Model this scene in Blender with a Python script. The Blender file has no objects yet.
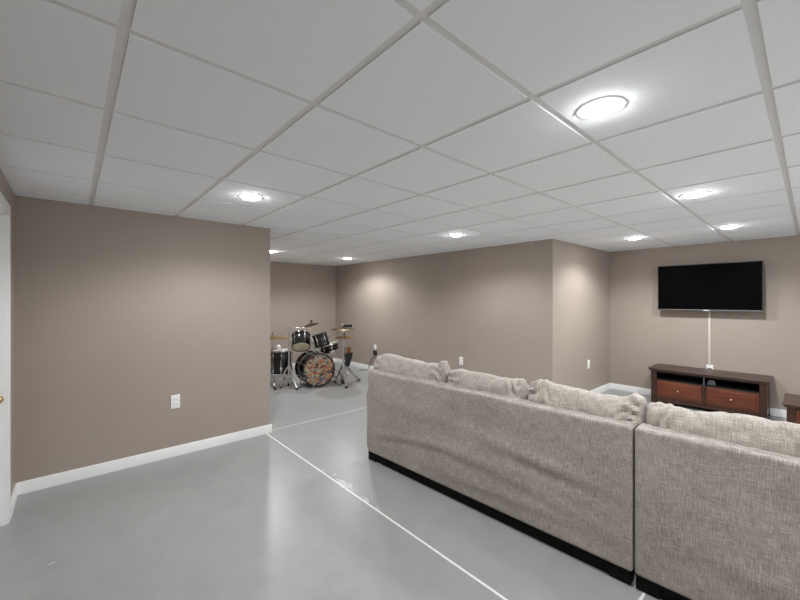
import bpy, math, random
from mathutils import Vector, Matrix, noise
random.seed(7)
C = bpy.context.scene.collection
sc = bpy.context.scene
PI = math.pi

# ------------------------------------------------------------------ materials
def newmat(name):
    m = bpy.data.materials.new(name); m.use_nodes = True
    nt = m.node_tree
    return m, nt, nt.nodes['Principled BSDF']

def lnk(nt, a, b): nt.links.new(a, b)

def coords(nt, scale=(1, 1, 1), rot=(0, 0, 0)):
    tc = nt.nodes.new('ShaderNodeTexCoord'); mp = nt.nodes.new('ShaderNodeMapping')
    mp.inputs['Scale'].default_value = scale; mp.inputs['Rotation'].default_value = rot
    lnk(nt, tc.outputs['Object'], mp.inputs['Vector'])
    return mp.outputs['Vector']

def noise_node(nt, vec, scale, detail=3, rough=.5):
    n = nt.nodes.new('ShaderNodeTexNoise'); n.inputs['Scale'].default_value = scale
    n.inputs['Detail'].default_value = detail; n.inputs['Roughness'].default_value = rough
    lnk(nt, vec, n.inputs['Vector']); return n.outputs['Fac']

def ramp(nt, fac, stops):
    r = nt.nodes.new('ShaderNodeValToRGB'); e = r.color_ramp.elements
    while len(e) < len(stops): e.new(.5)
    for k, (p, c) in enumerate(stops):
        e[k].position = p; e[k].color = tuple(c) + (1,)
    lnk(nt, fac, r.inputs['Fac']); return r.outputs['Color']

def math_n(nt, op, a, b=None, c=None, clamp=False):
    n = nt.nodes.new('ShaderNodeMath'); n.operation = op; n.use_clamp = clamp
    for k, v in enumerate((a, b, c)):
        if v is None: continue
        if isinstance(v, (int, float)): n.inputs[k].default_value = v
        else: lnk(nt, v, n.inputs[k])
    return n.outputs[0]

def bump(nt, bsdf, h, strength=.2, dist=.01):
    b = nt.nodes.new('ShaderNodeBump'); b.inputs['Strength'].default_value = strength
    b.inputs['Distance'].default_value = dist
    lnk(nt, h, b.inputs['Height']); lnk(nt, b.outputs['Normal'], bsdf.inputs['Normal'])

def plain(name, col, rough=.5, metal=0, spec=.5, var=.06, nscale=12, bmp=0, coat=0):
    m, nt, b = newmat(name)
    f = noise_node(nt, coords(nt), nscale)
    lo = [c * (1 - var) for c in col]; hi = [min(1, c * (1 + var)) for c in col]
    lnk(nt, ramp(nt, f, [(.3, lo), (.7, hi)]), b.inputs['Base Color'])
    b.inputs['Roughness'].default_value = rough; b.inputs['Metallic'].default_value = metal
    b.inputs['Specular IOR Level'].default_value = spec
    b.inputs['Coat Weight'].default_value = coat
    if bmp: bump(nt, b, noise_node(nt, coords(nt), nscale * 12), bmp, .002)
    return m

WALLC = (.35, .295, .253)
M = {}
M['wall'] = plain('wall_paint', WALLC, .55, spec=.35, var=.02, nscale=2, bmp=.08)
M['sofablack'] = plain('black_sofa_base', (.004, .004, .004), .7, spec=.15)
M['white'] = plain('white_trim_paint', (.80, .80, .79), .35, var=.02)
M['plate'] = plain('white_plastic', (.82, .81, .79), .35, var=.02)
M['raceway'] = plain('cream_plastic', (.60, .56, .51), .4, var=.02)
M['slot'] = plain('dark_slot', (.05, .05, .05), .6)
M['tee'] = plain('ceiling_tee_paint', (.74, .74, .74), .4, var=.02)
M['chrome'] = plain('chrome', (.72, .72, .72), .18, metal=1, var=.04)
M['brass'] = plain('cymbal_bronze', (.72, .50, .22), .28, metal=1, var=.15, nscale=30)
M['darkbrass'] = plain('dark_cymbal_bronze', (.16, .12, .06), .35, metal=1, var=.2, nscale=30)
M['gold'] = plain('brass_knob', (.80, .58, .30), .25, metal=1)
M['black'] = plain('black_plastic', (.012, .012, .013), .4, var=.2)
M['drumblack'] = plain('black_drum_lacquer', (.005, .005, .006), .22, var=.2, coat=.15)
M['screen'] = plain('tv_screen', (.0015, .0015, .0015), .35, spec=.03, var=.0)
M['bezel'] = plain('tv_bezel', (.03, .03, .032), .3)
M['silver'] = plain('silver_bezel', (.18, .18, .18), .35, metal=.8)
M['rubber'] = plain('rubber', (.012, .012, .012), .7)
M['drumhead'] = plain('cream_drum_head', (.93, .84, .60), .5, var=.12, nscale=18)
M['whitehead'] = plain('white_drum_head', (.62, .62, .60), .5)
M['stick'] = plain('hickory_wood', (.30, .11, .035), .5, var=.2, nscale=20)
M['bagcloth'] = plain('black_cloth', (.018, .016, .018), .85, bmp=.4)
M['greybox'] = plain('grey_plastic', (.13, .13, .135), .4)
M['ringgrey'] = plain('light_trim_paint', (.85, .85, .85), .4)

# lens of the lamps
m, nt, b = newmat('lamp_lens'); b.inputs['Base Color'].default_value = (.9, .9, .9, 1)
b.inputs['Emission Color'].default_value = (.97, .985, 1, 1); b.inputs['Emission Strength'].default_value = 105
M['lens'] = m

# acoustic tile
m, nt, b = newmat('acoustic_tile')
v = coords(nt)
f = noise_node(nt, v, 260, 2); g = noise_node(nt, v, 1.1, 2)
mx = math_n(nt, 'ADD', math_n(nt, 'MULTIPLY', f, .5), math_n(nt, 'MULTIPLY', g, .5))
lnk(nt, ramp(nt, mx, [(.3, (.89, .915, .94)), (.7, (.93, .955, .98))]), b.inputs['Base Color'])
b.inputs['Roughness'].default_value = .85; b.inputs['Specular IOR Level'].default_value = .2
bump(nt, b, f, .25, .003); M['tile'] = m

# painted concrete floor, white lines of paint and one painted-in lit gap on it
m, nt, b = newmat('painted_concrete')
v = coords(nt)
sep = nt.nodes.new('ShaderNodeSeparateXYZ'); lnk(nt, v, sep.inputs[0])
n1 = noise_node(nt, v, .9, 5, .6); n2 = noise_node(nt, v, 7, 4, .6); n3 = noise_node(nt, v, 45, 3)
mix = math_n(nt, 'ADD', math_n(nt, 'MULTIPLY', n1, .6), math_n(nt, 'MULTIPLY', n2, .4))
base = ramp(nt, mix, [(.36, (.295, .298, .295)), (.52, (.323, .325, .321)), (.68, (.350, .351, .346))])
def line(axis_out, at, half, along, lo, hi, rag=.006):
    d = math_n(nt, 'ABSOLUTE', math_n(nt, 'SUBTRACT', axis_out, at))
    w = math_n(nt, 'MULTIPLY_ADD', math_n(nt, 'SUBTRACT', n3, .5), rag, half)
    a = math_n(nt, 'LESS_THAN', d, w)
    a = math_n(nt, 'MULTIPLY', a, math_n(nt, 'GREATER_THAN', along, lo))
    return math_n(nt, 'MULTIPLY', a, math_n(nt, 'LESS_THAN', along, hi))
X, Y = sep.outputs[0], sep.outputs[1]
l1 = line(X, 1.577, .0075, Y, -3.0, 3.955)
l2 = line(Y, 4.02, .007, X, 1.61, 4.6)
lit_gap = line(Y, .556, .006, X, 2.0, 2.9)  # light in the gap between the sofa bases, put into the colour
# smears of the same paint beside the long line
d = math_n(nt, 'ABSOLUTE', math_n(nt, 'SUBTRACT', X, 1.605))
near = math_n(nt, 'SUBTRACT', 1.0, math_n(nt, 'DIVIDE', d, .11), clamp=True)
dy = math_n(nt, 'ABSOLUTE', math_n(nt, 'SUBTRACT', Y, 2.45))
neary = math_n(nt, 'SUBTRACT', 1.0, math_n(nt, 'DIVIDE', dy, .75), clamp=True)
vs = coords(nt, (26, 9, 1))
sm = noise_node(nt, vs, 1.0, 4, .65)
sm = math_n(nt, 'MULTIPLY', math_n(nt, 'GREATER_THAN', math_n(nt, 'ADD', sm, math_n(nt, 'MULTIPLY', math_n(nt, 'MULTIPLY', near, neary), .34)), .77), .42)
# scattered small scuffs
sc1 = noise_node(nt, coords(nt, (5, 7, 1)), 1.6, 2, .4)
sc2 = math_n(nt, 'MULTIPLY', math_n(nt, 'GREATER_THAN', sc1, .765), .30)
mask = math_n(nt, 'MAXIMUM', math_n(nt, 'MAXIMUM', l1, math_n(nt, 'MULTIPLY', l2, .8)), math_n(nt, 'MAXIMUM', lit_gap, math_n(nt, 'MAXIMUM', sm, sc2)))
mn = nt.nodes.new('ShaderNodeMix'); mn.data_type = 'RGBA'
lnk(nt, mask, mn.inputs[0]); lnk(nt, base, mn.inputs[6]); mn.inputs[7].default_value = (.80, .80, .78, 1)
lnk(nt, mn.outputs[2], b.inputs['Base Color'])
rr = math_n(nt, 'MULTIPLY_ADD', n2, .10, .30); lnk(nt, rr, b.inputs['Roughness'])
b.inputs['Specular IOR Level'].default_value = .36
bump(nt, b, n2, .03, .01); M['floor'] = m

# woven chenille
def fabric(name, c0, c1, c2):
    m, nt, b = newmat(name)
    a = noise_node(nt, coords(nt, (40, 330, 18)), 1.0, 3, .6)
    h = noise_node(nt, coords(nt, (40, 20, 350)), 1.0, 3, .6)
    g = noise_node(nt, coords(nt), 3.2, 4, .6)
    s = noise_node(nt, coords(nt, (300, 300, 300)), 1.0, 2)
    t = math_n(nt, 'ADD', math_n(nt, 'MULTIPLY', a, .38), math_n(nt, 'MULTIPLY', h, .34))
    t = math_n(nt, 'ADD', t, math_n(nt, 'MULTIPLY', s, .18))
    t = math_n(nt, 'ADD', t, math_n(nt, 'MULTIPLY', g, .10))
    lnk(nt, ramp(nt, t, [(.40, c0), (.50, c1), (.61, c2)]), b.inputs['Base Color'])
    b.inputs['Roughness'].default_value = .92; b.inputs['Specular IOR Level'].default_value = .15
    b.inputs['Sheen Weight'].default_value = .15
    bump(nt, b, t, .30, .004); return m
M['fabric'] = fabric('sofa_chenille', (.19, .163, .144), (.335, .298, .268), (.515, .468, .426))
M['cushfabric'] = fabric('cushion_chenille_lit', (.24, .212, .184), (.37, .333, .296), (.53, .49, .445))  # same chenille, made lighter for the light falling from above

# cherry wood
def wood(name, c0, c1, rough=.3):
    m, nt, b = newmat(name)
    f = noise_node(nt, coords(nt, (6, 1.2, 16)), 3.0, 5, .6)
    lnk(nt, ramp(nt, f, [(.32, c0), (.68, c1)]), b.inputs['Base Color'])
    b.inputs['Roughness'].default_value = rough; return m
M['wood'] = wood('dark_cherry_wood', (.026, .009, .005), (.055, .020, .010), .35)
M['woodred'] = wood('red_cherry_wood', (.072, .017, .007), (.150, .038, .013), .35)
M['woodtop'] = wood('cherry_top', (.040, .021, .015), (.070, .037, .027), .4)
M['niche'] = wood('niche_wood_shaded', (.004, .003, .003), (.008, .005, .004), .6)  # wood blackened to carry the shade of the unlit interior

# collage of stickers on the front head
m, nt, b = newmat('sticker_collage')
vo = nt.nodes.new('ShaderNodeTexVoronoi'); vo.inputs['Scale'].default_value = 28
lnk(nt, coords(nt), vo.inputs['Vector'])
hs = nt.nodes.new('ShaderNodeSeparateColor'); lnk(nt, vo.outputs['Color'], hs.inputs[0])
col = ramp(nt, hs.outputs[0], [(0, (.40, .17, .07)), (.13, (.30, .06, .05)), (.24, (.42, .27, .10)), (.36, (.26, .22, .17)),
                               (.50, (.08, .13, .09)), (.58, (.36, .14, .08)), (.68, (.38, .34, .28)), (.78, (.11, .12, .19)), (.87, (.03, .03, .03))])
col_r = [n for n in nt.nodes if n.type == 'VALTORGB'][-1]; col_r.color_ramp.interpolation = 'CONSTANT'
n9 = noise_node(nt, coords(nt), 70, 2)
mm = nt.nodes.new('ShaderNodeMix'); mm.data_type = 'RGBA'; mm.blend_type = 'OVERLAY'; mm.inputs[0].default_value = .8
lnk(nt, col, mm.inputs[6]); lnk(nt, n9, mm.inputs[7])
lnk(nt, mm.outputs[2], b.inputs['Base Color']); b.inputs['Roughness'].default_value = .4
M['collage'] = m

# ------------------------------------------------------------------ mesh building
class MB:
    def __init__(s): s.v = []; s.f = []; s.sm = []
    def add(s, vs, fs, smooth=False, mat=None):
        o = len(s.v)
        s.v += [(mat @ Vector(p)) if mat else Vector(p) for p in vs]
        s.f += [tuple(o + i for i in f) for f in fs]; s.sm += [smooth] * len(fs); return s
    def box(s, x0, x1, y0, y1, z0, z1, bev=0, mat=None):
        if bev:
            return s.soft((x0, y0, z0), (x1, y1, z1), bev, 2, 1, mat=mat)
        vs = [(x, y, z) for x in (x0, x1) for y in (y0, y1) for z in (z0, z1)]
        return s.add(vs, [(0, 1, 3, 2), (4, 6, 7, 5), (0, 4, 5, 1), (2, 3, 7, 6), (0, 2, 6, 4), (1, 5, 7, 3)], False, mat)
    def soft(s, lo, hi, r, arc=4, inner=(1, 1, 1), fn=None, mat=None):
        if isinstance(inner, int): inner = (inner,) * 3
        lo, hi = Vector(lo), Vector(hi); c = (lo + hi) / 2; hf = (hi - lo) / 2
        r = min(r, min(hf) * .999)
        ax = []
        for k in range(3):
            i = hf[k] - r
            edge = [i + r * math.tan(PI / 4 * j / arc) for j in range(1, arc + 1)]
            mid = [-i + 2 * i * j / inner[k] for j in range(inner[k] + 1)]
            ax.append([-e for e in reversed(edge)] + mid + edge)
        idx = {}; vs = []; fs = []
        def vert(p):
            key = tuple(round(q, 6) for q in p)
            if key in idx: return idx[key]
            q = Vector([max(-(hf[k] - r), min(hf[k] - r, p[k])) for k in range(3)])
            d = Vector(p) - q
            w = q + (d.normalized() * r if d.length > 1e-9 else d) + c
            if fn: w = fn(w)
            idx[key] = len(vs); vs.append(w); return idx[key]
        for k in range(3):
            a, b2 = (k + 1) % 3, (k + 2) % 3
            for sgn in (-1, 1):
                for i in range(len(ax[a]) - 1):
                    for j in range(len(ax[b2]) - 1):
                        q = []
                        for (ii, jj) in ((i, j), (i + 1, j), (i + 1, j + 1), (i, j + 1)):
                            p = [0, 0, 0]; p[k] = sgn * hf[k]; p[a] = ax[a][ii]; p[b2] = ax[b2][jj]
                            q.append(vert(p))
                        fs.append(tuple(q) if sgn > 0 else tuple(reversed(q)))
        return s.add(vs, fs, True, mat)
    def lathe(s, prof, seg=32, mat=None, smooth=True, fn=None):
        vs = []; fs = []; n = len(prof)
        for k in range(seg):
            a = 2 * PI * k / seg
            for (r, z) in prof:
                p = Vector((r * math.cos(a), r * math.sin(a), z))
                vs.append(fn(p) if fn else p)
        for k in range(seg):
            for j in range(n - 1):
                a, b2 = k * n + j, ((k + 1) % seg) * n + j
                fs.append((a, b2, b2 + 1, a + 1))
        return s.add(vs, fs, smooth, mat)
    def tube(s, pts, r, seg=10, caps=True):
        pts = [Vector(p) for p in pts]; vs = []; fs = []
        rs = r if isinstance(r, (list, tuple)) else [r] * len(pts)
        up = None
        for i, p in enumerate(pts):
            t = (pts[min(i + 1, len(pts) - 1)] - pts[max(i - 1, 0)]).normalized()
            if up is None:
                up = Vector((0, 0, 1)) if abs(t.z) < .9 else Vector((1, 0, 0))
            u = t.cross(up).normalized(); w = u.cross(t).normalized(); up = w
            for k in range(seg):
                a = 2 * PI * k / seg
                vs.append(p + (u * math.cos(a) + w * math.sin(a)) * rs[i])
        for i in range(len(pts) - 1):
            for k in range(seg):
                a, b2 = i * seg + k, i * seg + (k + 1) % seg
                fs.append((a, b2, b2 + seg, a + seg))
        if caps:
            fs.append(tuple(reversed(range(seg)))); fs.append(tuple(range((len(pts) - 1) * seg, len(pts) * seg)))
        return s.add(vs, fs, True)
    def ball(s, c, r, seg=14, sq=(1, 1, 1)):
        prof = [(r * math.sin(PI * j / 10) + (1e-5 if j in (0, 10) else 0), -r * math.cos(PI * j / 10)) for j in range(11)]
        return s.lathe(prof, seg, Matrix.Translation(c) @ Matrix.Diagonal((*sq, 1)))
    def build(s, name, mat, parent=None):
        me = bpy.data.meshes.new(name); me.from_pydata([tuple(p) for p in s.v], [], s.f)
        me.polygons.foreach_set('use_smooth', s.sm); me.update()
        import bmesh
        bm = bmesh.new(); bm.from_mesh(me); bmesh.ops.recalc_face_normals(bm, faces=bm.faces); bm.to_mesh(me); bm.free()
        me.materials.append(mat)
        o = bpy.data.objects.new(name, me); C.objects.link(o)
        if parent: o.parent = parent
        try: me.set_sharp_from_angle(angle=math.radians(50))
        except Exception: pass
        return o

def axis_mat(origin, zdir, xhint=(1, 0, 0)):
    z = Vector(zdir).normalized(); x = Vector(xhint)
    x = (x - z * x.dot(z))
    if x.length < 1e-4: x = Vector((0, 1, 0)) - z * z.y
    x.normalize(); y = z.cross(x)
    m = Matrix((x, y, z)).transposed().to_4x4(); m.translation = origin
    return m

def tag(o, label, cat, group=None):
    o['label'] = label; o['category'] = cat
    if group: o['group'] = group
    return o
def thing(name, label, cat, loc=(0, 0, 0), rz=0, group=None):
    o = bpy.data.objects.new(name, None); C.objects.link(o); o.empty_display_size = .1
    o.location = loc; o.rotation_euler = (0, 0, rz)
    return tag(o, label, cat, group)
def struct(o): o['kind'] = 'structure'; return o
def dup(root, loc, label=None, rz=None):
    r = root.copy(); C.objects.link(r); r.location = loc
    if rz is not None: r.rotation_euler = (0, 0, rz)
    if label: r['label'] = label
    for ch in list(root.children):
        c = ch.copy(); C.objects.link(c); c.parent = r
        for g in list(ch.children):
            d = g.copy(); C.objects.link(d); d.parent = c
    return r

# ------------------------------------------------------------------ the setting
H = 2.243                      # ceiling
XL, XR = -.322, 6.60           # door wall, television wall
YW, YJ, YB, YR = 3.965, 2.216, 7.43, -3.2
XC, XA = 4.60, 1.62
T = .12
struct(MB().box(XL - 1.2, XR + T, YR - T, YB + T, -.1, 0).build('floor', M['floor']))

def wall(name, *b, mat='wall'): return struct(MB().box(*b).build(name, M[mat]))
wl = MB()
DY0, DY1, DZ = 2.68, 3.500, 2.03
wl.box(XL - T, XL, YR, DY0, 0, H + .06).box(XL - T, XL, DY1, YW, 0, H + .06).box(XL - T, XL, DY0, DY1, DZ, H + .06)
struct(wl.build('wall_left', M['wall']))
wall('wall_middle', XL - T, XA, YW, YW + T, 0, H + .06)
wall('wall_alcove', XA - T, XA, YW + T, YB, 0, H + .06)
wall('wall_back', XA - T, XC + T, YB, YB + T, 0, H + .06)
wall('wall_center', XC, XC + T, YJ + T, YB, 0, H + .06)
wall('wall_jog', XC, XR, YJ, YJ + T, 0, H + .06)
wall('wall_right', XR, XR + T, YR, YJ + T, 0, H + .06)
wall('wall_rear', XL - T, XR + T, YR - T, YR, 0, H + .06, mat='white')  # unseen wall, made white to bounce light into the room

# dropped ceiling: a slab above, tiles hanging a little below the tee grid
P0, PS, GAP = .11, .607, .029
ce = MB(); ce.box(XL - T, XR + T, YR - T, YB + T, H + .05, H + .12)
def inside(x, y):
    if y > YW and x < XA: return False
    if y > YJ and x > XC: return False
    return XL < x < XR and YR < y < YB
def cut(lo, hi, walls): return lo, hi
ix = range(-2, 12); iy = range(-7, 14)
g2 = GAP / 2
xs_cuts = [XL, XA, XC, XR]; ys_cuts = [YR, YJ, YW, YB]
def spans(a, b2, cuts):
    p = [a] + [c for c in cuts if a < c < b2] + [b2]
    return list(zip(p[:-1], p[1:]))
tiles = MB()
for i in ix:
    for j in iy:
        x0, x1 = P0 + PS * i + g2, P0 + PS * (i + 1) - g2
        y0, y1 = P0 + PS * j + g2, P0 + PS * (j + 1) - g2
        for a0, a1 in spans(x0, x1, xs_cuts):
            for b0, b1 in spans(y0, y1, ys_cuts):
                if inside((a0 + a1) / 2, (b0 + b1) / 2):
                    ce.box(a0, a1, b0, b1, H, H + .03)
struct(ce.build('ceiling', M['tile']))
# tee grid
tg = MB()
for i in ix:
    x = P0 + PS * i
    for a, b2 in spans(YR, YB, ys_cuts):
        if inside(x, (a + b2) / 2): tg.box(x - g2 - .004, x + g2 + .004, a, b2, H + .006, H + .012)
for j in iy:
    y = P0 + PS * j
    for a, b2 in spans(XL, XR, xs_cuts):
        if inside((a + b2) / 2, y): tg.box(a, b2, y - g2 - .004, y + g2 + .004, H + .0065, H + .0125)
struct(tg.build('trim_1', M['tee']))

# baseboards (profile with an eased top)
BH, BT = .091, .014
def base(name, a, b2, n):
    a, b2, n = Vector((*a, 0)), Vector((*b2, 0)), Vector((*n, 0))
    prof = [(0, 0), (BT, 0), (BT, BH - .014), (BT * .55, BH), (0, BH)]
    vs = [p + n * q + Vector((0, 0, z)) for p in (a, b2) for (q, z) in prof]
    k = len(prof)
    fs = [(i, (i + 1) % k, k + (i + 1) % k, k + i) for i in range(k)] + [tuple(range(k)), tuple(range(2 * k - 1, k - 1, -1))]
    return vs, fs
def baseboard(name, segs):
    mb = MB()
    for s in segs: mb.add(*base(name, *s))
    struct(mb.build(name, M['white']))
baseboard('baseboard_left', [((XL, DY1 + .056), (XL, YW), (1, 0)), ((XL, YR), (XL, DY0 - .056), (1, 0))])
baseboard('baseboard_middle', [((XL, YW), (XA + BT, YW), (0, -1))])
baseboard('baseboard_alcove', [((XA, YW), (XA, YB), (1, 0))])
baseboard('baseboard_back', [((XA, YB), (XC, YB), (0, -1))])
baseboard('baseboard_center', [((XC, YJ - BT), (XC, YB), (-1, 0))])
baseboard('baseboard_jog', [((XC, YJ), (XR, YJ), (0, -1))])
baseboard('baseboard_right', [((XR, YR), (XR, YJ), (-1, 0))])
baseboard('baseboard_rear', [((XL, YR), (XR, YR), (0, 1))])

# doorway in the left wall: jamb and casing, door standing a little open behind
fr = MB()
fr.box(XL - T, XL + .001, DY1 - .018, DY1, 0, DZ).box(XL - T, XL + .001, DY0, DY0 + .018, 0, DZ).box(XL - T, XL + .001, DY0, DY1, DZ - .018, DZ)
fr.box(XL - .075, XL - .04, DY1 - .030, DY1 - .018, 0, DZ - .018)
door = struct(fr.build('door_1', M['white']))
cs = MB()
for (a, b2) in ((DY1 - .010, DY1 + .055), (DY0 - .055, DY0 + .010)):
    cs.box(XL - .001, XL + .012, a, b2, 0, DZ - .011, .003)
cs.box(XL - .001, XL + .012, DY0 - .055, DY1 + .055, DZ - .0105, DZ + .055, .003)
co = cs.build('door_casing', M['white'], door)
sl = MB().box(XL - T + .004, XL - .078, DY0 + .02, DY1 - .02, .01, DZ - .02)
for (z0, z1) in ((.15, .85), (1.0, 1.85)):
    for (a, b2) in ((DY0 + .10, DY0 + .37), (DY0 + .45, DY1 - .12)):
        sl.box(XL - .08, XL - .072, a, b2, z0, z1, .004)
so = sl.build('door_panel', M['white'], door)
kn = MB().ball((XL - .036, DY1 - .065, .825), .028).tube([(XL - .08, DY1 - .065, .825), (XL - .05, DY1 - .065, .825)], .012)
kn.build('door_knob', M['gold'], so)

# ------------------------------------------------------------------ recessed lamps
LP = [(1.605, .572, 'large bright recessed ceiling light nearest the camera, over the sofa back'),
      (3.44, .576, 'round recessed ceiling light between the large near one and the television wall'),
      (5.25, .59, 'recessed ceiling light right in front of the television wall, farther right of the two there'),
      (5.30, 1.488, 'recessed ceiling light beside the jog wall corner left of the television'),
      (3.446, 2.853, 'recessed ceiling light in the middle of the room, before the long taupe wall'),
      (3.886, 5.86, 'small far recessed ceiling light over the drum kit near the back corner'),
      (1.007, 2.828, 'recessed ceiling light in front of the left wall with the lone outlet'),
      (2.397, 5.83, 'far recessed ceiling light half cut by the end corner of the left wall'),
      (1.3, -2.2, 'added unseen recessed fill light behind the camera on the left side'),
      (2.7, -2.2, 'added unseen recessed fill light behind the camera in the middle'),
      (4.1, -2.2, 'added unseen recessed fill light behind the camera nearest the television wall')]
POWER = 37.0
root = thing('recessed_light', LP[0][2], 'ceiling light', (LP[0][0], LP[0][1], H), 0, 'recessed ceiling lights')
MB().lathe([(.068, .002), (.069, -.003), (.082, -.004), (.091, -.002), (.092, .001)], 48).build('trim_ring', M['ringgrey'], root)
MB().lathe([(.0001, -.018), (.024, -.0175), (.046, -.0155), (.060, -.0115), (.067, -.006), (.068, .002)], 40).build('lens', M['lens'], root)
ld = bpy.data.lights.new('lamp', 'SPOT'); ld.spot_size = math.radians(158); ld.spot_blend = .5; ld.shadow_soft_size = .038; ld.energy = POWER; ld.color = (.965, .985, 1)
lo = bpy.data.objects.new('lamp', ld); C.objects.link(lo); lo.parent = root; lo.location = (0, 0, -.085)
rear_fill_ld = ld.copy(); rear_fill_ld.energy = POWER * 1.8  # rear lamps are added out of view, stronger, to fill the room
for x, y, lab in LP[1:]:
    r = dup(root, (x, y, H), lab)
    if y < -2:
        for c in r.children:
            if c.type == 'LIGHT': c.data = rear_fill_ld

# ------------------------------------------------------------------ outlets
def plate(name, label, cat, loc, rz, w=.074, h=.118):          # local: faces -y
    t = thing(name, label, cat, loc, rz, 'white wall outlets')
    MB().box(-w / 2, w / 2, -.007, 0, -h / 2, h / 2, .003).build('cover_plate', M['plate'], t)
    for z in (-.021, .021):
        MB().box(-.017, .017, -.009, -.006, z - .0145, z + .0145, .002).build('socket', M['plate'], t)
        q = [c for c in t.children if c.name.startswith('socket')][-1]
        s = MB()
        s.box(-.008, -.0055, -.0096, -.0088, z - .003, z + .008); s.box(.0055, .008, -.0096, -.0088, z - .003, z + .008)
        s.build('slot', M['slot'], q)
    return t
o1 = plate('wall_outlet', 'white outlet low on the left taupe wall above its baseboard', 'outlet', (.716, YW, .508), 0, .074, .128)
dup(o1, (XC, 3.70, .487), 'white outlet on the long wall behind the second sofa cushion', -PI / 2)
dup(o1, (XC, 5.92, .475), 'white outlet on the long wall just above the left end of the sofa', -PI / 2)
dup(o1, (5.74, YJ, .497), 'white outlet on the short jog wall left of the television', 0)

# black adapter hanging at the outlet by the drums
pa = MB().soft((XC - .034, 5.86, .335), (XC - .006, 5.955, .425), .008, 2, 1)
ad = pa.build('power_adapter', M['black'])
tag(ad, 'black power adapter below the outlet beside the left sofa cushion', 'adapter')
MB().tube([(XC - .02, 5.91, .425), (XC - .022, 5.915, .45), (XC - .012, 5.92, .462)], .006).build('plug', M['black'], ad)
MB().tube([(XC - .02, 5.91, .335), (XC - .024, 5.93, .30), (XC - .024, 5.99, .26), (XC - .024, 6.05, .20), (XC - .026, 6.08, .12), (XC - .04, 6.12, .006), (XC - .2, 6.2, .006)], .006).build('cord', M['black'], ad)

# ------------------------------------------------------------------ television
tv = thing('television', 'large black flat-screen television mounted on the right taupe wall', 'television', (6.455, .962, 1.311))
TW, TH = 1.108, .641
MB().box(0, .028, -TW / 2, TW / 2, 0, TH, .004).build('housing', M['bezel'], tv)
MB().box(-.002, .004, -TW / 2 + .008, TW / 2 - .008, .016, TH - .008).build('screen', M['screen'], tv)
MB().box(-.004, .006, -TW / 2, TW / 2, -.004, .012, .002).build('lower_bezel', M['silver'], tv)
MB().box(-.006, -.002, -.028, .028, -.002, .008).build('logo_bar', M['plate'], tv)
MB().soft((.024, -TW * .36, .06), (.052, TW * .36, .42), .012, 2, 1).build('rear_housing', M['bezel'], tv)
wm = MB().box(.05, .143, -.22, -.19, .10, .45).box(.05, .143, .19, .22, .10, .45).box(.115, .1445, -.3, .3, .2, .34)
wm.build('wall_mount', M['black'], tv)

cr = thing('cord_cover', 'narrow white cord cover running down the wall from the television', 'cord cover', (XR, .945, .545))
MB().box(-.014, 0, -.013, .013, 0, .80, .004).build('channel', M['raceway'], cr)
pt = thing('wall_outlet', 'white outlet box on the wall behind the cherry television stand', 'outlet', (XR, .942, .50), -PI / 2, 'white wall outlets')
MB().box(-.037, .037, -.012, 0, -.058, .058, .004).build('cover_plate', M['plate'], pt)
MB().box(-.022, .022, -.04, -.016, -.03, .015, .004).build('plug', M['greybox'], pt)

# ------------------------------------------------------------------ television stand (front faces -x)
sx0, sx1, sy0, sy1, sh = 6.093, 6.583, .322, 1.548, .50
ts = thing('television_stand', 'dark cherry television stand with two drawers below the television', 'television stand', (sx0, (sy0 + sy1) / 2, 0))
W2 = (sy1 - sy0) / 2; D = sx1 - sx0
tp = MB().box(0, D, -W2, W2, sh - .022, sh, .006).box(.012, D, -W2 + .012, W2 - .012, sh - .040, sh - .020, .006)
tp.build('top', M['woodtop'], ts)
bx = W2 - .030
for s in (-1, 1):
    a, b2 = sorted((s * bx, s * (bx - .066)))
    MB().box(.026, .09, a, b2, 0, sh - .038, .004).build('post', M['wood'], ts)
    a, b2 = sorted((s * (bx - .004), s * (bx - .03)))
    MB().box(.085, D - .06, a, b2, .05, sh - .038).build('side_panel', M['wood'], ts)
    a, b2 = sorted((s * bx, s * (bx - .06)))
    MB().box(D - .07, D - .012, a, b2, 0, sh - .038, .004).build('post', M['wood'], ts)
MB().box(D - .03, D - .018, -bx + .02, bx - .02, .004, sh - .038).build('back_panel', M['niche'], ts)
MB().box(.05, D - .03, -bx + .02, bx - .02, .335, .348).build('shelf', M['niche'], ts)
MB().box(.036, D - .03, -bx + .03, bx - .03, sh - .052, sh - .036).build('top_rail', M['wood'], ts)
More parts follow.
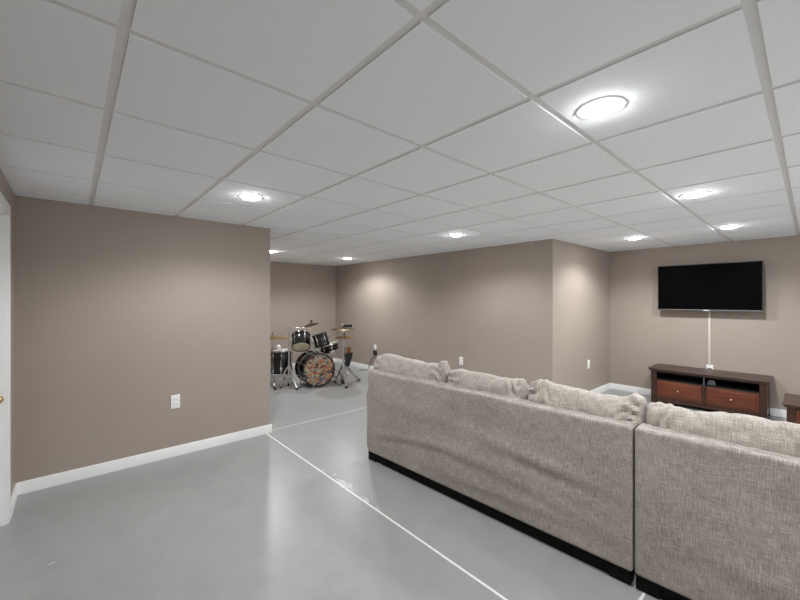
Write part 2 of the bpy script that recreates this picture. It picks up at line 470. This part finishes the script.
# lower rail with a shallow arch
n = 24; yb = bx - .06; rv = []
for i in range(n + 1):
    u = -1 + 2 * i / n
    zb = .022 + .025 * (1 - u * u)
    rv += [(.034, u * yb, zb), (.034, u * yb, .098), (.06, u * yb, zb), (.06, u * yb, .098)]
rf = []
for i in range(n):
    a, c = i * 4, i * 4 + 4
    rf += [(a, c, c + 1, a + 1), (a + 2, a + 3, c + 3, c + 2), (a, a + 2, c + 2, c), (a + 1, c + 1, c + 3, a + 3)]
MB().add(rv, rf).build('arched_rail', M['wood'], ts)
MB().box(.06, D - .03, -bx + .02, bx - .02, .085, .10).build('bottom_panel', M['niche'], ts)
MB().box(.034, .08, -.018, .018, .09, .34).build('divider', M['wood'], ts)
MB().box(.034, .046, -.006, .006, .345, sh - .05).build('divider_strip', M['silver'], ts)
for s in (-1, 1):
    a, b2 = sorted((s * .022, s * (bx - .068)))
    dr = MB().box(.030, .30, a, b2, .102, .332, .003).box(.022, .032, a + .024, b2 - .024, .125, .31, .006).build('drawer', M['woodred'], ts)
    k = MB().ball((.004, (a + b2) / 2, .218), .014, sq=(1, 1, 1)); k.tube([(.004, (a + b2) / 2, .218), (.026, (a + b2) / 2, .218)], .006)
    k.build('knob', M['gold'], dr)
gb = MB().soft((6.19, .83, .349), (6.29, .91, .385), .006, 2, 1).soft((6.19, .835, .386), (6.26, .90, .412), .006, 2, 1)
tag(gb.build('cable_box', M['greybox']), 'small grey device in the open right shelf of the television stand', 'device')

# ------------------------------------------------------------------ low matching cabinet at the right edge
ct = thing('coffee_table', 'dark cherry table cut by the right edge of the photo', 'table', (5.18, -.28, 0))
CW, CD, CH = .475, .58, .45
MB().box(0, CD, -CW, CW, CH - .022, CH, .006).box(.012, CD - .012, -CW + .012, CW - .012, CH - .038, CH - .02, .005).build('top', M['woodtop'], ct)
for x0 in (.03, CD - .09):
    for s in (-1, 1):
        a, b2 = sorted((s * (CW - .03), s * (CW - .09)))
        MB().box(x0, x0 + .06, a, b2, 0, CH - .036, .004).build('leg', M['wood'], ct)
for s in (-1, 1):
    a, b2 = sorted((s * (CW - .036), s * (CW - .056)))
    MB().box(.08, CD - .08, a, b2, .08, CH - .036).build('side_panel', M['wood'], ct)
dr = MB().box(.036, .3, -CW + .092, CW - .092, .20, CH - .05, .003).box(.028, .038, -CW + .12, CW - .12, .22, CH - .07, .005).build('drawer', M['woodred'], ct)
MB().ball((.012, 0, .31), .014).tube([(.012, 0, .31), (.03, 0, .31)], .006).build('knob', M['gold'], dr)
MB().box(.03, CD - .03, -CW + .06, CW - .06, .10, .125).build('lower_shelf', M['wood'], ct)

# ------------------------------------------------------------------ sectional sofa
SO, SR = (2.098, .596, 0), .048
def fbm(x, y, z, s): return noise.noise(Vector((x * s, y * s, z * s)))
def crease(y, z, y0, z0, L, w, slope, amp):
    u = (y - y0); v2 = (z - z0) - slope * u
    return .5 * amp * math.exp(-(u / L) ** 2) * math.exp(-(v2 / w) ** 2)
CR1 = [(.55, .50, .30, .035, .10, .018), (.50, .43, .34, .03, .08, -.014), (1.00, .36, .4, .04, .02, .012), (1.05, .30, .35, .03, .05, -.010),
       (1.55, .33, .35, .03, -.12, .014), (1.7, .27, .35, .03, -.12, -.012), (.9, .62, .5, .05, .0, -.010), (1.6, .60, .4, .05, .05, .009),
       (.35, .28, .3, .04, .15, .012), (.8, .20, .5, .03, -.02, .012), (1.3, .48, .3, .05, -.1, -.010), (1.95, .25, .15, .04, -.3, .012)]
CR2 = [(-.5, .30, .4, .04, .1, .010), (-.9, .45, .4, .05, -.1, .010), (-.35, .22, .3, .03, .12, -.008), (-.8, .62, .4, .05, 0, -.007)]
def back_fn(crs, ya, yb_):
    def fn(p):
        q = Vector(p)
        if q.x < .05 and .09 < q.z < .86:
            e = min(1, max(0, (q.z - .10) / .08)) * min(1, max(0, (.80 - q.z) / .08)) * min(1, max(0, min(q.y - ya, yb_ - q.y) / .08))
            d = sum(crease(q.y, q.z, *c) for c in crs) + .007 * fbm(q.y, q.z, 3.1, 2.2) + .0025 * fbm(q.y, q.z * 2.5, 7.7, 6)
            q.x -= d * e
        if q.z > .76:
            q.z += .006 * fbm(q.y, 1.3, 2.2, 3.5) * min(1, (q.z - .76) / .05)
        return q
    return fn
def sofa(label, ya, yb_, crs, arm, nseat, name='sectional_sofa'):
    t = thing(name, label, 'sofa', SO, SR)
    L = yb_ - ya; yt = yb_ - (.04 if arm else 0)
    MB().soft((0, ya, .085), (.125, yt, .822), .018, 4, (2, int(L * 55), 44), back_fn(crs, ya, yt)).build('back_frame', M['fabric'], t)
    MB().soft((.03, ya + .01, .10), (.93, yb_ - .01, .30), .03, 3, (8, 12, 3)).build('seat_base', M['fabric'], t)
    MB().box(.035, .90, ya + .02, yb_ - .03, .05, .105).build('dust_cover', M['sofablack'], t)
    if arm:
        MB().soft((.004, yb_ - .20, .085), (.95, yb_, .645), .045, 4, (16, 3, 8),
                  lambda p: p + Vector((0, .006 * fbm(p.x, p.y, p.z, 5), .005 * fbm(p.x, p.z, 4., 4)))).build('arm', M['fabric'], t)
    y1 = yb_ - (.205 if arm else .01); w = (y1 - ya - .01) / nseat
    for k in range(nseat):
        a = ya + .01 + k * w
        def puff(p, a=a, w=w):
            u = (p.y - a - w / 2) / (w / 2); v2 = (p.x - .56) / .4
            return p + Vector((0, 0, (.03 * max(0, 1 - u * u) * max(0, 1 - v2 * v2) if p.z > .38 else 0) + .004 * fbm(p.x, p.y, p.z, 7)))
        MB().soft((.13, a + .004, .30), (.97, a + w - .004, .46), .045, 4, (12, 12, 3), puff).build('seat_cushion', M['cushfabric'], t)
    for x in (.028, .84):
        for y in (ya + .014, yb_ - .10 - (.02 if arm else 0)):
            MB().box(x, x + .075, y, y + .10, 0, .085, .004).build('foot', M['sofablack'], t)
    # black strip standing in for the shade under the sofa, between the feet
    MB().box(.036, .06, ya + .016, yb_ - .04, .004, .084).build('shade_strip', M['sofablack'], t)
    return t
sofa('long grey-brown sectional sofa piece seen from behind, with arm at its far left end', .004, 2.135, CR1, True, 3)
sofa('nearest grey-brown sofa section seen from behind, cut by the right photo edge', -1.75, -.004, CR2, False, 2)

def interp(prof, y):
    for (a, za), (b2, zb) in zip(prof[:-1], prof[1:]):
        if a <= y <= b2:
            t = (y - a) / (b2 - a); t = t * t * (3 - 2 * t) * .5 + t * .5
            return za + (zb - za) * t
    return prof[0][1] if y < prof[0][0] else prof[-1][1]
def cushion(label, prof, zb, seed, thick=.25):
    prof = sorted((a - .021, b2) for a, b2 in prof); y0, y1 = prof[0][0], prof[-1][0]
    cy = (y0 + y1) / 2
    N, R = 110, 56; vs = []; fs = []
    for i in range(N + 1):
        s = .5 - .5 * math.cos(PI * i / N); y = y0 + (y1 - y0) * s
        u = abs(2 * s - 1)
        taper = max(.02, (1 - u ** 7)) ** .42
        zt = interp(prof, y); zl = zb + .06 * u ** 8
        hz = (zt - zl) / 2; cz = (zt + zl) / 2
        if u > .93: hz *= max(.05, (1 - ((u - .93) / .07) ** 2)) ** .4
        for k in range(R):
            a = 2 * PI * k / R; ca, sa = math.cos(a), math.sin(a)
            ex = .85
            px = abs(ca) ** ex * (1 if ca > 0 else -1); pz = abs(sa) ** ex * (1 if sa > 0 else -1)
            z = cz + hz * pz
            wid = thick / 2 * taper
            if z > .80: wid *= 1 - .12 * min(1, (z - .80) / .12)
            x = .262 - .22 * (z - .50) + wid * px
            # wrinkles: pulled creases near the ends and soft rumples
            e = min((y - y0), (y1 - y)) / .16
            cz_ = math.exp(-e * e)
            wr = .016 * cz_ * math.sin(z * 95 + 14 * noise.noise(Vector((y * 9, z * 5, seed)))) * min(1, e * 3)
            wr += .012 * noise.noise(Vector((y * 7, z * 12, seed + 3))) + .006 * noise.noise(Vector((y * 22, z * 22, seed + 9)))
            rid = 1 - abs(noise.noise(Vector((y * 4.5 + z * 2, z * 8 - y * 2.5, seed + 20)))) * 2.2
            wr += -.012 * max(0, rid) ** 4
            x += wr * px; z += wr * .55 * pz
            vs.append((x, y, z))
    for i in range(N):
        for k in range(R):
            a, b2 = i * R + k, i * R + (k + 1) % R
            fs.append((a, b2, b2 + R, a + R))
    fs.append(tuple(range(R))); fs.append(tuple(range(N * R, (N + 1) * R)))
    o = MB().add(vs, fs, True).build('back_cushion', M['cushfabric'])
    o.location = SO; o.rotation_euler = (0, 0, SR)
    tag(o, label, 'cushion', 'loose back cushions of the sofa')
    piping = MB()
    return o
cushion('leftmost grey sofa back cushion, slumped over the arm end nearest the drums', [(2.195, .80), (2.165, .89), (2.12, .945), (2.049, .966), (1.928, .970), (1.74, .947), (1.511, .94), (1.405, .955), (1.345, .974), (1.318, .93)], .50, 1)
cushion('second grey sofa back cushion from the left, flat top with puckered right end', [(1.312, .90), (1.256, .928), (1.162, .934), (.988, .933), (.828, .921), (.732, .925), (.690, .943), (.668, .90)], .50, 5)
cushion('rumpled grey back cushion at the right end of the long sofa piece', [(.661, .88), (.613, .941), (.547, .954), (.452, .936), (.335, .931), (.226, .922), (.124, .928), (.045, .953), (.012, .945), (-.010, .90)], .50, 11)
cushion('long plump back cushion on the nearest sofa section, lying lowest right', [(.010, .88), (-.014, .918), (-.051, .938), (-.106, .928), (-.175, .912), (-.244, .921), (-.309, .937), (-.397, .935), (-.55, .936), (-.85, .93), (-.93, .92), (-.97, .86)], .50, 17)
cushion('back cushion farthest right on the nearest sofa section, outside the frame', [(-.975, .87), (-1.0, .92), (-1.06, .935), (-1.3, .93), (-1.6, .93), (-1.70, .92), (-1.745, .87)], .50, 23)

# ------------------------------------------------------------------ drum kit
def unit(x, y, z=0): return Vector((x, y, z)).normalized()
TOC = unit(-3.0, -5.6)                    # horizontally, kit towards the middle of the room
RIGHT = Vector((-TOC.y, TOC.x, 0))
RIGHT = RIGHT if RIGHT.x > 0 else -RIGHT  # to the right when facing the kit

def drum(name, label, cat, center, axis, rad, depth, nl, topmat, botmat, hoopmat, shellmat, group=None, hoopr=.011):
    """axis points to the batter side; parts in the thing's frame (origin under it, unrotated)"""
    c = Vector(center); t = thing(name, label, cat, (c.x, c.y, 0), 0, group)
    m = axis_mat(Vector((0, 0, c.z)), axis); h = depth / 2
    MB().lathe([(rad * .96, -h), (rad, -h + .006), (rad, h - .006), (rad * .96, h)], 48, m).build('shell', shellmat, t)
    for s, mt, nm in ((1, topmat, 'batter_head'), (-1, botmat, 'resonant_head')):
        MB().lathe([(.0001, s * (h + .003)), (rad * .6, s * (h + .003)), (rad * .97, s * (h + .001)), (rad * .975, s * (h - .004))], 48, m).build(nm, mt, t)
        MB().lathe([(rad * .965, s * (h + .010)), (rad * 1.03, s * (h + .012)), (rad * 1.05, s * (h + .004)), (rad * 1.045, s * (h - .018)), (rad * 1.0, s * (h - .020)), (rad * .965, s * (h + .010))], 48, m).build('hoop', hoopmat, t)
    for k in range(nl):
        a = 2 * PI * (k + .5) / nl
        p = Vector((math.cos(a) * rad, math.sin(a) * rad, 0)); q = p * (1 + .014 / rad)
        lb = MB()
        for s in ((-1, 1) if depth > .25 else (0,)):
            z0 = s * (h - .07)
            lb.tube([m @ (q + Vector((0, 0, z0 - .022))), m @ (q + Vector((0, 0, z0 + .022)))], .010, 8)
        lb.tube([m @ (q * 1.02 + Vector((0, 0, -h + .004))), m @ (q * 1.02 + Vector((0, 0, h - .004)))], .0032, 6)
        lb.build('lug', M['chrome'], t)
    return t, m

def cymbal(name, label, center, axis, rad, mat, group, bell=.028):
    c = Vector(center)
    m = axis_mat(Vector((0, 0, 0)), axis)
    prof = [(.006, bell), (.02, bell * .98), (.036, bell * .72), (.05, bell * .38), (rad * .45, bell * .22), (rad * .8, 0), (rad, -.012), (rad, -.0135),
            (rad * .8, -.0018), (rad * .45, bell * .22 - .0018), (.05, bell * .38 - .0018), (.036, bell * .72 - .0018), (.006, bell - .002), (.006, bell)]
    o = MB().lathe(prof, 56, m).build(name, mat)
    o.location = c
    return tag(o, label, 'cymbal', group)

def stand(name, label, base, feet, hub, topz, cat='stand', extra=None, r=.0145):
    bx_, by_ = base; t = thing(name, label, cat, (bx_, by_, 0))
    MB().tube([(0, 0, .10), (0, 0, topz * .62)], r).build('lower_tube', M['chrome'], t)
    MB().tube([(0, 0, topz * .60), (0, 0, topz)], r * .72).build('upper_tube', M['chrome'], t)
    cl = MB().tube([(0, 0, topz * .60), (0, 0, topz * .60 + .045)], r * 1.6).tube([(0, 0, topz * .60 + .022), (.035, -.02, topz * .60 + .022)], .007)
    cl.build('height_clamp', M['chrome'], t)
    MB().tube([(0, 0, hub - .03), (0, 0, hub + .03)], r * 1.7).build('leg_collar', M['chrome'], t)
    for fx, fy in feet:
        lg = MB(); f_ = Vector((fx - bx_, fy - by_, .018)); n_ = f_.copy(); n_.z = 0; n_.normalize()
        side = Vector((-n_.y, n_.x, 0)) * .012
        for s in (-1, 1):
            lg.tube([Vector((0, 0, hub)) + side * s + n_ * .015, f_ + side * s * .7], .0085, 8)
            lg.tube([Vector((0, 0, .12)) + side * s, (Vector((0, 0, hub)) + f_) * .5 + side * s * .8], .005, 8)
        leg = lg.build('leg', M['chrome'], t)
        MB().soft(f_ + Vector((-.018, -.018, -.0179)), f_ + Vector((.018, .018, .016)), .010, 2, 1).build('rubber_foot', M['rubber'], leg)
    return t

DG = 'drums of the kit'
# bass drum
ba = (TOC * math.cos(math.radians(20)) + RIGHT * math.sin(math.radians(20))).normalized()
bc = Vector((3.075, 5.49, .282)) - ba * .20
bd = thing('bass_drum', 'large black bass drum lying on its side with colourful sticker-covered front', 'drum', (bc.x, bc.y, 0), 0, DG)
bm_ = axis_mat(Vector((0, 0, .282)), ba, (0, 0, 1)); BR, BD = .268, .20
MB().lathe([(BR * .97, -BD), (BR, -BD + .01), (BR, BD - .01), (BR * .97, BD)], 64, bm_).build('shell', M['drumblack'], bd)
hd = MB().lathe([(.0001, 0), (BR * .5, 0), (BR * .97, -.002)], 64).build('front_head', M['collage'], bd)
hd.matrix_local = bm_ @ Matrix.Translation((0, 0, BD + .004)); hd['label'] = 'multicoloured sticker-covered front head'
MB().lathe([(.0001, -BD - .004), (BR * .97, -BD - .002)], 64, bm_).build('batter_head', M['whitehead'], bd)
for s in (-1, 1):
    MB().lathe([(BR * .965, s * (BD + .018)), (BR * 1.045, s * (BD + .018)), (BR * 1.045, s * (BD - .022)), (BR * 1.0, s * (BD - .022)), (BR * .965, s * (BD + .018))], 64, bm_, smooth=False).build('hoop', M['drumblack'], bd)
for k in range(8):
    a = 2 * PI * (k + .5) / 8; d_ = Vector((math.cos(a), math.sin(a), 0))
    for s in (-1, 1):
        g_ = MB(); q = d_ * (BR + .012)
        g_.tube([bm_ @ (q + Vector((0, 0, s * .05))), bm_ @ (q + Vector((0, 0, s * .10)))], .010, 8)
        g_.tube([bm_ @ (q + Vector((0, 0, s * .10))), bm_ @ (d_ * (BR * 1.05 + .004) + Vector((0, 0, s * (BD + .012))))], .004, 6)
        g_.tube([bm_ @ (d_ * (BR * 1.05 - .02) + Vector((0, 0, s * (BD + .02)))), bm_ @ (d_ * (BR * 1.05 + .016) + Vector((0, 0, s * (BD + .02))))], .006, 6)
        g_.build('tension_rod', M['chrome'], bd)
for s in (-1, 1):
    side = RIGHT * s; p0 = ba * .06 + side * (BR * .93) + Vector((0, 0, .20))
    p1 = ba * .24 + side * (BR + .06) + Vector((0, 0, .012))
    sp = MB().tube([p0, p1], .008).build('spur', M['chrome'], bd)
    MB().ball(p1 + Vector((0, 0, .004)), .0159).build('rubber_foot', M['rubber'], sp)
mt_ = MB().tube([(0, 0, .565), (0, 0, .70)], .016).box(-.04, .04, -.03, .03, .565, .585, .005)
mt_.build('tom_mount', M['chrome'], bd)
top = Vector((bc.x, bc.y, .69))

# toms
a1 = (-TOC * math.sin(math.radians(37)) + Vector((0, 0, 1)) * math.cos(math.radians(37)) - RIGHT * .03).normalized()
c1 = Vector((2.905, 5.80, .752))
t1, m1 = drum('rack_tom', 'black rack tom over the bass drum with cream lower head facing us', 'drum', c1, a1, .150, .215, 6, M['whitehead'], M['drumhead'], M['drumblack'], M['drumblack'], DG)
MB().tube([top - Vector((c1.x, c1.y, 0)) + Vector((0, 0, -.02)), (top - Vector((c1.x, c1.y, 0))) * .75 + Vector((0, 0, .72 * .25 + .03)), Vector((0, 0, .73)) + RIGHT * .145], .010).build('tom_arm', M['chrome'], t1)
a2 = (-TOC * .22 + Vector((0, 0, 1)) - RIGHT * .30).normalized()
c2 = Vector((3.175, 5.60, .765))
t2, m2 = drum('rack_tom', 'smaller black rack tom leaning left above the right of the bass drum', 'drum', c2, a2, .122, .185, 6, M['whitehead'], M['drumblack'], M['drumblack'], M['drumblack'], DG)
MB().tube([top - Vector((c2.x, c2.y, 0)) + Vector((0, 0, -.02)), (top - Vector((c2.x, c2.y, 0))) * .7 + Vector((0, 0, .73 * .3 + .02)), Vector((0, 0, .75)) - RIGHT * .115], .010).build('tom_arm', M['chrome'], t2)
# snare
a3 = (-TOC * .05 + Vector((0, 0, 1)) - RIGHT * .27).normalized()
c3 = Vector((3.42, 5.72, .602))
t3, m3 = drum('snare_drum', 'shallow black snare drum with chrome rim right of the rack toms', 'drum', c3, a3, .165, .135, 8, M['whitehead'], M['drumblack'], M['chrome'], M['drumblack'], DG)
ss = stand('snare_stand', 'chrome tripod stand carrying the shallow snare drum', (3.50, 5.76), [(3.74, 5.72), (3.40, 6.00), (3.44, 5.55)], .22, .46)
bk = MB()
for k in range(3):
    a = 2 * PI * k / 3 + .4; d_ = m3.to_3x3() @ Vector((math.cos(a), math.sin(a), 0))
    e_ = Vector((c3.x - 3.50, c3.y - 5.76, c3.z)) - a3 * .088 + d_ * .162
    bk.tube([(0, 0, .455), e_, e_ + a3 * .03], .006, 8)
bk.build('basket_arm', M['chrome'], ss)
# floor tom
c4 = Vector((2.64, 6.00, .405))
t4, m4 = drum('floor_tom', 'tall black floor tom on chrome legs beside the left wall end', 'drum', c4, (0, 0, 1), .165, .40, 8, M['whitehead'], M['whitehead'], M['chrome'], M['drumblack'], DG)
for k in range(3):
    a = -2.0 + 2 * PI * k / 3; d_ = Vector((math.cos(a), math.sin(a), 0))
    lg = MB().tube([d_ * .19 + Vector((0, 0, .46)), d_ * .19 + Vector((0, 0, .10)), d_ * .21 + Vector((0, 0, .02))], .0075).box(-.02, .02, -.02, .02, .28, .34, .004, Matrix.Translation(d_ * .178)).build('leg', M['chrome'], t4)
    MB().ball(d_ * .21 + Vector((0, 0, .016)), .0158).build('rubber_foot', M['rubber'], lg)
es = MB().ball((0, 0, 0), .036, 18, (1, 1, 1.25)); eo = es.build('egg_shaker', M['plate']); eo.location = (2.565, 5.93, .662)
tag(eo, 'small white rounded shaker resting on the tall floor tom', 'shaker')

# ride cymbal on its stand, left
CG, SG = 'cymbals of the kit', 'chrome cymbal stands'
st1 = stand('cymbal_stand', 'chrome stand carrying the wide flat cymbal half hidden by the left wall end', (2.60, 6.26), [(2.47, 5.87), (2.90, 6.44), (2.24, 6.46)], .36, .80)
st1['group'] = SG
MB().tube([(0, 0, .80), (0, 0, .875)], .004).ball((0, 0, .872), .012).build('wing_nut', M['black'], st1)
cymbal('cymbal', 'wide bronze ride cymbal half hidden behind the end of the left wall', (2.60, 6.26, .808), (.02, -.05, 1), .255, M['brass'], CG)
# boom stand, in front of the floor tom
st2 = stand('cymbal_stand', 'chrome boom stand in front of the tall floor tom, with splayed tripod', (2.66, 5.74), [(2.70, 5.53), (2.45, 5.78), (2.74, 5.93)], .36, 1.00)
st2['group'] = SG
tip = Vector((3.13, 5.86, 1.03)) - Vector((2.66, 5.74, 0))
MB().tube([(-.05, -.012, .985), (0, 0, 1.00), tip + Vector((0, 0, -.07)), tip + Vector((0, 0, -.04)), tip + Vector((0, 0, .05))], [.005, .005, .0045, .004, .004]).build('boom_arm', M['chrome'], st2)
MB().ball(tip + Vector((0, 0, .052)), .020).build('wing_nut', M['black'], st2)
cymbal('cymbal', 'small dark cymbal, highest of all, on the boom above the rack toms', tip + Vector((2.66, 5.74, -.005)), TOC * .10 - RIGHT * .22 + Vector((0, 0, 1)), .130, M['darkbrass'], CG)
# crash stand and hi-hat, right
st3 = stand('cymbal_stand', 'chrome stand right of the bass drum holding the upper dark crash cymbal', (3.45, 5.34), [(3.80, 5.385), (3.50, 5.66), (3.36, 5.10)], .34, .975)
st3['group'] = SG
MB().tube([(0, 0, .97), (0, 0, 1.03)], .004).ball((0, 0, 1.03), .016).build('wing_nut', M['chrome'], st3)
cymbal('cymbal', 'dark bronze crash cymbal, upper one on the right side of the kit', (3.45, 5.34, .965), TOC * .03 - RIGHT * .02 + Vector((0, 0, 1)), .20, M['darkbrass'], CG)
cb = MB()
cbm = axis_mat(Vector((3.50, 5.275, 1.012)), RIGHT, (0, 0, 1))
cb.lathe([(.016, -.07), (.026, -.065), (.034, .072), (.030, .072), (.023, -.06)], 4, cbm @ Matrix.Rotation(PI / 4, 4, 'Z'), smooth=False)
tag(cb.build('cowbell', M['black']), 'dark cowbell just above the upper crash cymbal on the right', 'cowbell')
MB().tube([(3.45, 5.34, 1.005), (3.50, 5.278, 1.02)], .006).ball((3.455, 5.325, 1.012), .014).build('clamp', M['chrome'], bpy.data.objects['cowbell'])
hx, hy = 3.53, 5.43
st4 = stand('hi_hat_stand', 'chrome hi-hat stand with foot pedal right of the bass drum', (hx, hy), [(3.56, 5.75), (3.86, 5.44), (3.42, 5.19)], .34, .78)
MB().tube([(0, 0, .77), (0, 0, .90)], .0035).tube([(0, 0, .835), (0, 0, .875)], .013).tube([(0, 0, .755), (0, 0, .785)], .014).build('clutch', M['black'], st4)
pd = axis_mat(Vector((0, 0, 0)), (0, 0, 1), -TOC)
MB().box(-.02, .28, -.045, .045, .02, .034, .003, pd @ Matrix.Rotation(-.12, 4, 'Y')).box(-.04, .28, -.04, .04, .0, .012, 0, pd).build('pedal', M['black'], st4)
cymbal('hi_hat_cymbal', 'lower bronze hi-hat cymbal, facing up, right of the bass drum', (hx, hy, .795), (0, .02, -1), .168, M['brass'], 'hi-hat cymbals')
cymbal('hi_hat_cymbal', 'upper bronze hi-hat cymbal under the dark crash cymbal', (hx, hy, .812), (0, -.02, 1), .168, M['brass'], 'hi-hat cymbals')
# stick bag with sticks
sbx, sby = 3.565, 5.35
bg = thing('stick_bag', 'black stick bag hanging on the stands right of the bass drum', 'bag', (sbx, sby, 0), math.atan2(RIGHT.y, RIGHT.x))
MB().soft((-.065, -.028, .30), (.065, .028, .545), .024, 3, (6, 3, 8), lambda p: Vector((p.x * (.55 + .45 * min(1, (p.z - .30) / .20)) + .012 * (p.z - .42) / .1, p.y, p.z + .004 * fbm(p.x, p.y, p.z, 20)))).build('pouch', M['bagcloth'], bg)
MB().tube([(-.055, 0, .535), (-.085, .02, .60), (-.10, .03, .63)], .006).tube([(.05, 0, .535), (-.03, .02, .60), (-.10, .03, .63)], .006).build('strap', M['bagcloth'], bg)
for k, (dx, dy, lean) in enumerate(((-.022, -.008, -.06), (-.008, .009, .02), (.006, -.008, .06), (.018, .008, .10), (.030, -.004, .14))):
    o = MB().tube([(0, 0, -.14), (0, 0, .04), (0, 0, .075), (0, 0, .09), (0, 0, .102)], [.0095, .0095, .006, .0095, .004]).build('drumstick', M['stick'])
    w = Vector((sbx, sby, .545)) + RIGHT * dx - TOC * dy
    o.location = w; o.rotation_euler = (0, lean, math.atan2(RIGHT.y, RIGHT.x))
    tag(o, 'brown wooden drumstick standing in the black bag right of the bass drum', 'drumstick', 'drumsticks in the black bag')

# ------------------------------------------------------------------ camera, world, view
cam = bpy.data.cameras.new('camera'); cam.lens = 367 / 800 * 36; cam.sensor_width = 36; cam.shift_y = -.7 / 800
cam.clip_start = .02
co_ = bpy.data.objects.new('camera', cam); C.objects.link(co_)
co_.location = (0, 0, 1.465)
yaw = math.atan2(.7466, .6652)      # heading of the view in the floor plan
co_.rotation_euler = (PI / 2, 0, yaw - PI / 2)
sc.camera = co_
w = bpy.data.worlds.new('world'); sc.world = w; w.use_nodes = True
w.node_tree.nodes['Background'].inputs[0].default_value = (.6, .65, .7, 1); w.node_tree.nodes['Background'].inputs[1].default_value = .3
sc.view_settings.view_transform = 'Standard'; sc.view_settings.look = 'None'
sc.view_settings.gamma = 1; sc.view_settings.use_curve_mapping = False
sc.view_settings.exposure = 0.58
